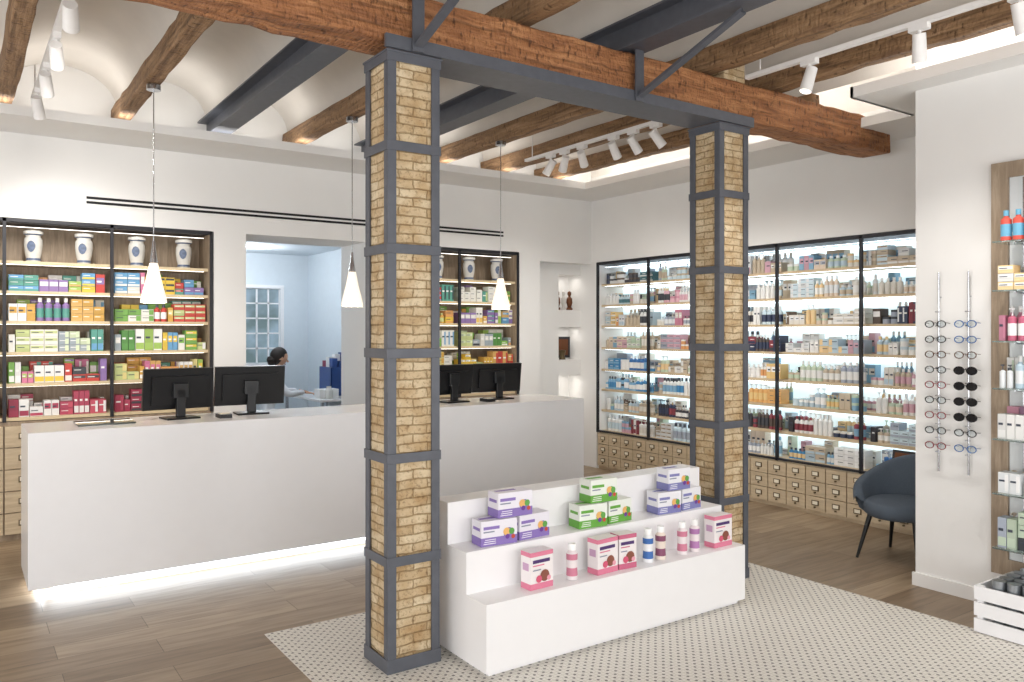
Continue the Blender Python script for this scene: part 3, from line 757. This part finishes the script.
# ---------------------------------------------------------------- armchair
def armchair(loc,ang,S=1.0):
    e=empty('armchair',loc); Rz=Matrix.Translation(loc)@Matrix.Rotation(ang,4,'Z')@Matrix.Scale(S,4)
    b=MB(); n=44
    A=math.radians(125)
    vs=[]
    for i in range(n+1):
        t=-A+2*A*i/n; th=math.pi+t
        k=abs(t)/A
        sm=k*k*(3-2*k)
        top=.78-.24*sm
        if k>.9: top-=.07*((k-.9)/.1)**2
        ri,ro=.265,.32
        fl=.04*(1-k)
        prof=[(ro-.06,.34),(ro-.01,.38),(ro+.02,.46),(ro+.03+fl,top-.04),(ro+.025+fl,top-.012),(ro+.005+fl,top),(ri+.035+fl,top),(ri+.02+fl,top-.012),(ri+.01+fl,top-.04),(ri,.46),(ri-.01,.40)]
        for r,z in prof:
            vs.append(Rz@Vector((r*math.cos(th),r*math.sin(th)*1.04,z)))
    m=11; fs=[]
    for i in range(n):
        for k in range(m): fs.append((i*m+k,i*m+(k+1)%m,(i+1)*m+(k+1)%m,(i+1)*m+k))
    fs.append(tuple(range(m))[::-1]); fs.append(tuple(n*m+k for k in range(m)))
    b.add(vs,fs,M_fabric,None,True); b.build('upholstered_shell',parent=e)
    b=MB(); vs=[];seg=36
    prof=[(0,.34),(.25,.34),(.275,.36),(.28,.40),(.275,.435),(.24,.455),(0,.46)]
    for r,z in prof:
        for i in range(seg):
            t=2*math.pi*i/seg; rx=r*(1.12 if math.cos(t)>0 else 1.0)
            vs.append(Rz@Vector((rx*math.cos(t),r*math.sin(t),z)))
    b.add(vs,[(k*seg+i,k*seg+(i+1)%seg,(k+1)*seg+(i+1)%seg,(k+1)*seg+i) for k in range(6) for i in range(seg)],M_fabric,None,True)
    b.build('seat_cushion',parent=e)
    b=MB()
    for sx,sy in((1,1),(1,-1),(-1,1),(-1,-1)):
        b.cyl(Rz@Vector((sx*.17,sy*.17,.36)),Rz@Vector((sx*.25,sy*.24,0)),.019,.010,M_blackp,seg=12)
    for s in(1,-1): b.cyl(Rz@Vector((-.17,s*.17,.335)),Rz@Vector((.17,-s*.17,.335)),.014,.014,M_blackp,seg=8)
    b.build('legs',parent=e)
armchair(Vector((5.44,3.03,0)),math.radians(182),.90)

# ---------------------------------------------------------------- back room
b=MB()
b.box(1.9,2.0,7.75,11.6,0,2.7,M_bluewall); b.box(4.3,4.4,7.75,11.6,0,2.7,M_bluewall)
wx0,wx1,wz0,wz1=3.38,3.88,1.12,2.2
b.box(1.9,wx0,11.5,11.6,0,2.7,M_bluewall); b.box(wx1,4.4,11.5,11.6,0,2.7,M_bluewall); b.box(wx0,wx1,11.5,11.6,0,wz0,M_bluewall); b.box(wx0,wx1,11.5,11.6,wz1,2.7,M_bluewall)
b.build('wall_back_room')
b=MB(); b.box(1.9,4.4,7.75,11.6,2.7,2.8,M_bluewall); b.build('ceiling_back_room')
b=MB(); b.box(wx0,wx1,11.56,11.57,wz0,wz1,M_win)
for i in range(4): x=wx0+(wx1-wx0)*i/3; b.box(x-.011,x+.011,11.52,11.55,wz0,wz1,M_counter)
for i in range(6): z=wz0+(wz1-wz0)*i/5; b.box(wx0,wx1,11.52,11.55,z-.011,z+.011,M_counter)
for a,c,d,e2 in((wx0-.05,wx0,wz0-.05,wz1+.05),(wx1,wx1+.05,wz0-.05,wz1+.05),(wx0,wx1,wz0-.05,wz0),(wx0,wx1,wz1,wz1+.05)): b.box(a,c,11.48,11.5,d,e2,M_counter)
b.build('window_back_room')
b=MB()
for x,y in((2.7,9.2),(3.4,9.2),(3.4,10.6),(2.7,10.6)): b.cyl((x,y,2.69),(x,y,2.7),.07,.07,M_spotlens,seg=20)
b.build('recessed_downlights')
for x,y in((3.0,9.2),(3.2,10.6)):
    l=bpy.data.lights.new('downlight_lamp','POINT'); l.energy=20; l.color=(.94,.97,1); l.shadow_soft_size=.1
    o=bpy.data.objects.new('downlight_lamp',l); COL.objects.link(o); o.location=(x,y,2.5)
b=MB(); b.box(3.62,4.28,9.3,10.7,.72,.75,M_counter)
for x in(3.66,4.22):
    for y in(9.34,10.62): b.box(x,x+.04,y,y+.04,0,.72,M_chrome)
b.build('work_table',bevel=.003)
b=MB(); bx0,by0=3.95,9.75
b.box(bx0,bx0+.3,by0,by0+.4,.751,.77,M_blue)
for (a,c,d,e2) in((bx0,bx0+.01,by0,by0+.4),(bx0+.29,bx0+.3,by0,by0+.4),(bx0,bx0+.3,by0,by0+.01),(bx0,bx0+.3,by0+.39,by0+.4)): b.box(a,c,d,e2,.77,1.12,M_blue)
b.build('blue_storage_crate')
b=MB()
for i in range(8): b.box(bx0+.03+(i%3)*.085,bx0+.1+(i%3)*.085,by0+.03+(i//3)*.12,by0+.13+(i//3)*.12,.771,1.12+random.uniform(.04,.2),M_pack,C(random.choice(['#C23A3A','#F2F2F2','#8A2B4A','#2B4A8A','#E8E8E8'])))
b.build('stacked_medicine_packs')
b=MB(); b.lathe((3.8,9.45,.751),[(0,0),(.05,0),(.05,.1),(.03,.13),(.03,.15),(0,.15)],M_porc,seg=12); b.box(3.7,3.95,9.5,9.68,.751,.86,M_white); b.build('table_supplies')

def skinned(name,pts,edges,root,m,parent,M,sub=2):
    me=bpy.data.meshes.new(name); bm=bmesh.new(); sk=bm.verts.layers.skin.verify()
    vs=[]
    for i,(p,r) in enumerate(pts):
        v=bm.verts.new(M@Vector(p)-parent.location); 
        v[sk].radius=(r,r) if not isinstance(r,tuple) else r; v[sk].use_root=(i==root); vs.append(v)
    for a,c in edges: bm.edges.new((vs[a],vs[c]))
    bm.to_mesh(me); bm.free(); me.materials.append(m)
    ob=bpy.data.objects.new(name,me); COL.objects.link(ob); ob.parent=parent
    s=ob.modifiers.new('Skin','SKIN'); s.use_smooth_shade=True
    q=ob.modifiers.new('Sub','SUBSURF'); q.levels=sub; q.render_levels=sub
    return ob
P=Vector((3.20,10.0,0)); pe=empty('seated_pharmacist',P); MP=Matrix.Translation(P)@Matrix.Rotation(math.radians(-8),4,'Z')
pts=[((0,0,.54),(.15,.12)),((.02,0,.66),(.125,.105)),((.05,0,.84),(.15,.11)),((.09,0,.99),(.12,.09)),((.12,0,1.08),.05),((.135,0,1.15),.048),
 ((.08,.17,.98),.062),((.20,.24,.80),.048),((.42,.18,.82),.034),
 ((.08,-.17,.98),.062),((.22,-.25,.80),.048),((.44,-.16,.82),.034),
 ((.0,.10,.51),.095),((.42,.12,.50),.075),((0,-.10,.51),.095),((.42,-.12,.50),.075)]
ed=[(0,1),(1,2),(2,3),(3,4),(4,5),(3,6),(6,7),(7,8),(3,9),(9,10),(10,11),(0,12),(12,13),(0,14),(14,15)]
skinned('coat_body',pts,ed,0,M_coat,pe,MP)
for s in(1,-1):
    skinned('lower_leg',[((.42,.12*s,.50),.07),((.43,.12*s,.3),.055),((.40,.12*s,.1),.04),((.44,.12*s,.045),.04),((.56,.12*s,.035),.032)],[(0,1),(1,2),(2,3),(3,4)],0,M_trou,pe,MP)
    w=Vector((.43,.17*s,.82)); pts=[(w,.022),(w+Vector((.05,0,-.012)),(.035,.014))]; ed=[(0,1)]
    for i,(oy,L) in enumerate(((-.028,.06),(-.010,.07),(.010,.066),(.028,.05))):
        a=w+Vector((.09,oy,-.015)); k=len(pts)
        pts+= [(a,.009),(a+Vector((L*.5,0,-.008)),.008),(a+Vector((L*.9,0,-.03)),.007)]; ed+=[(1,k),(k,k+1),(k+1,k+2)]
    k=len(pts); pts+=[(w+Vector((.045,-s*.035,-.012)),.010),(w+Vector((.085,-s*.055,-.025)),.008)]; ed+=[(1,k),(k,k+1)]
    skinned('hand',pts,ed,0,M_skin,pe,MP,1)
def head():
    b=MB(); hc=Vector((.165,0,1.245)); seg=24;rg=16
    Rh=Matrix.Translation(hc)@Matrix.Rotation(math.radians(18),4,'Y')
    def shell(rx,ry,rz,m,off=(0,0,0),hair=False):
        vs=[];
        for j in range(rg+1):
            ph=math.pi*j/rg
            for i in range(seg):
                t=2*math.pi*i/seg; x=math.cos(t)*math.sin(ph);y=math.sin(t)*math.sin(ph);z=math.cos(ph)
                jaw=1-.25*max(0,-z)
                if hair and x>.35 and z<.45: x*=.72
                vs.append(MP@Rh@Vector((x*rx*jaw+off[0],y*ry*jaw+off[1],z*rz+off[2])))
        b.add(vs,[(j*seg+i,(j+1)*seg+i,(j+1)*seg+(i+1)%seg,j*seg+(i+1)%seg) for j in range(rg) for i in range(seg)],m,None,True)
    shell(.095,.075,.118,M_skin)
    shell(.110,.094,.122,M_hair,off=(-.024,0,.015),hair=True)
    q=lambda x,y,z:MP@Rh@Vector((x,y,z))
    b.cyl(q(.088,0,.015),q(.112,0,-.02),.007,.013,M_skin,seg=10)
    for s in(1,-1):
        b.cyl(q(.085,.03*s,.01),q(.092,.03*s,.01),.011,.008,M_porc,seg=10); b.cyl(q(.092,.03*s,.01),q(.094,.03*s,.01),.005,.004,M_hair,seg=8)
        b.cyl(q(.0,.07*s,-.0),q(-.005,.088*s,.0),.022,.026,M_skin,seg=12)
    b.cyl(q(.083,-.022,-.055),q(.083,.022,-.055),.006,.006,fr['r'],seg=8)
    b.lathe(MP@Rh@Vector((-.09,0,-.05)),[(0,-.08),(.045,-.06),(.065,0),(.05,.04),(0,.05)],M_hair,seg=14)
    b.build('head',parent=pe)
head()
b=MB(); sx,sy=3.20,10.0
b.cyl((sx,sy,.33),(sx,sy,.40),.19,.19,M_blackp,seg=24); b.cyl((sx,sy,.06),(sx,sy,.33),.03,.03,M_chrome,seg=12)
for i in range(5):
    t=i*2*math.pi/5; px,py=sx+.25*math.cos(t),sy+.25*math.sin(t)
    b.cyl((sx,sy,.07),(px,py,.05),.018,.012,M_chrome,seg=8); b.cyl((px-.012,py,.025),(px+.012,py,.025),.025,.025,M_blackp,seg=12)
b.build('swivel_stool')

# ---------------------------------------------------------------- world, camera
w=bpy.data.worlds.new('World'); sc.world=w; w.use_nodes=True
bg=w.node_tree.nodes['Background']; bg.inputs[0].default_value=(.97,.985,1,1); bg.inputs[1].default_value=1.4
cam=bpy.data.cameras.new('Camera'); co=bpy.data.objects.new('Camera',cam); COL.objects.link(co)
cam.sensor_width=36; cam.lens=28.125; cam.shift_y=-11/1024; cam.clip_start=.05
co.location=(0,0,1.6); co.rotation_euler=(math.radians(90),0,math.radians(-34.8)); sc.camera=co
sc.view_settings.view_transform='Standard'; sc.view_settings.exposure=0.0
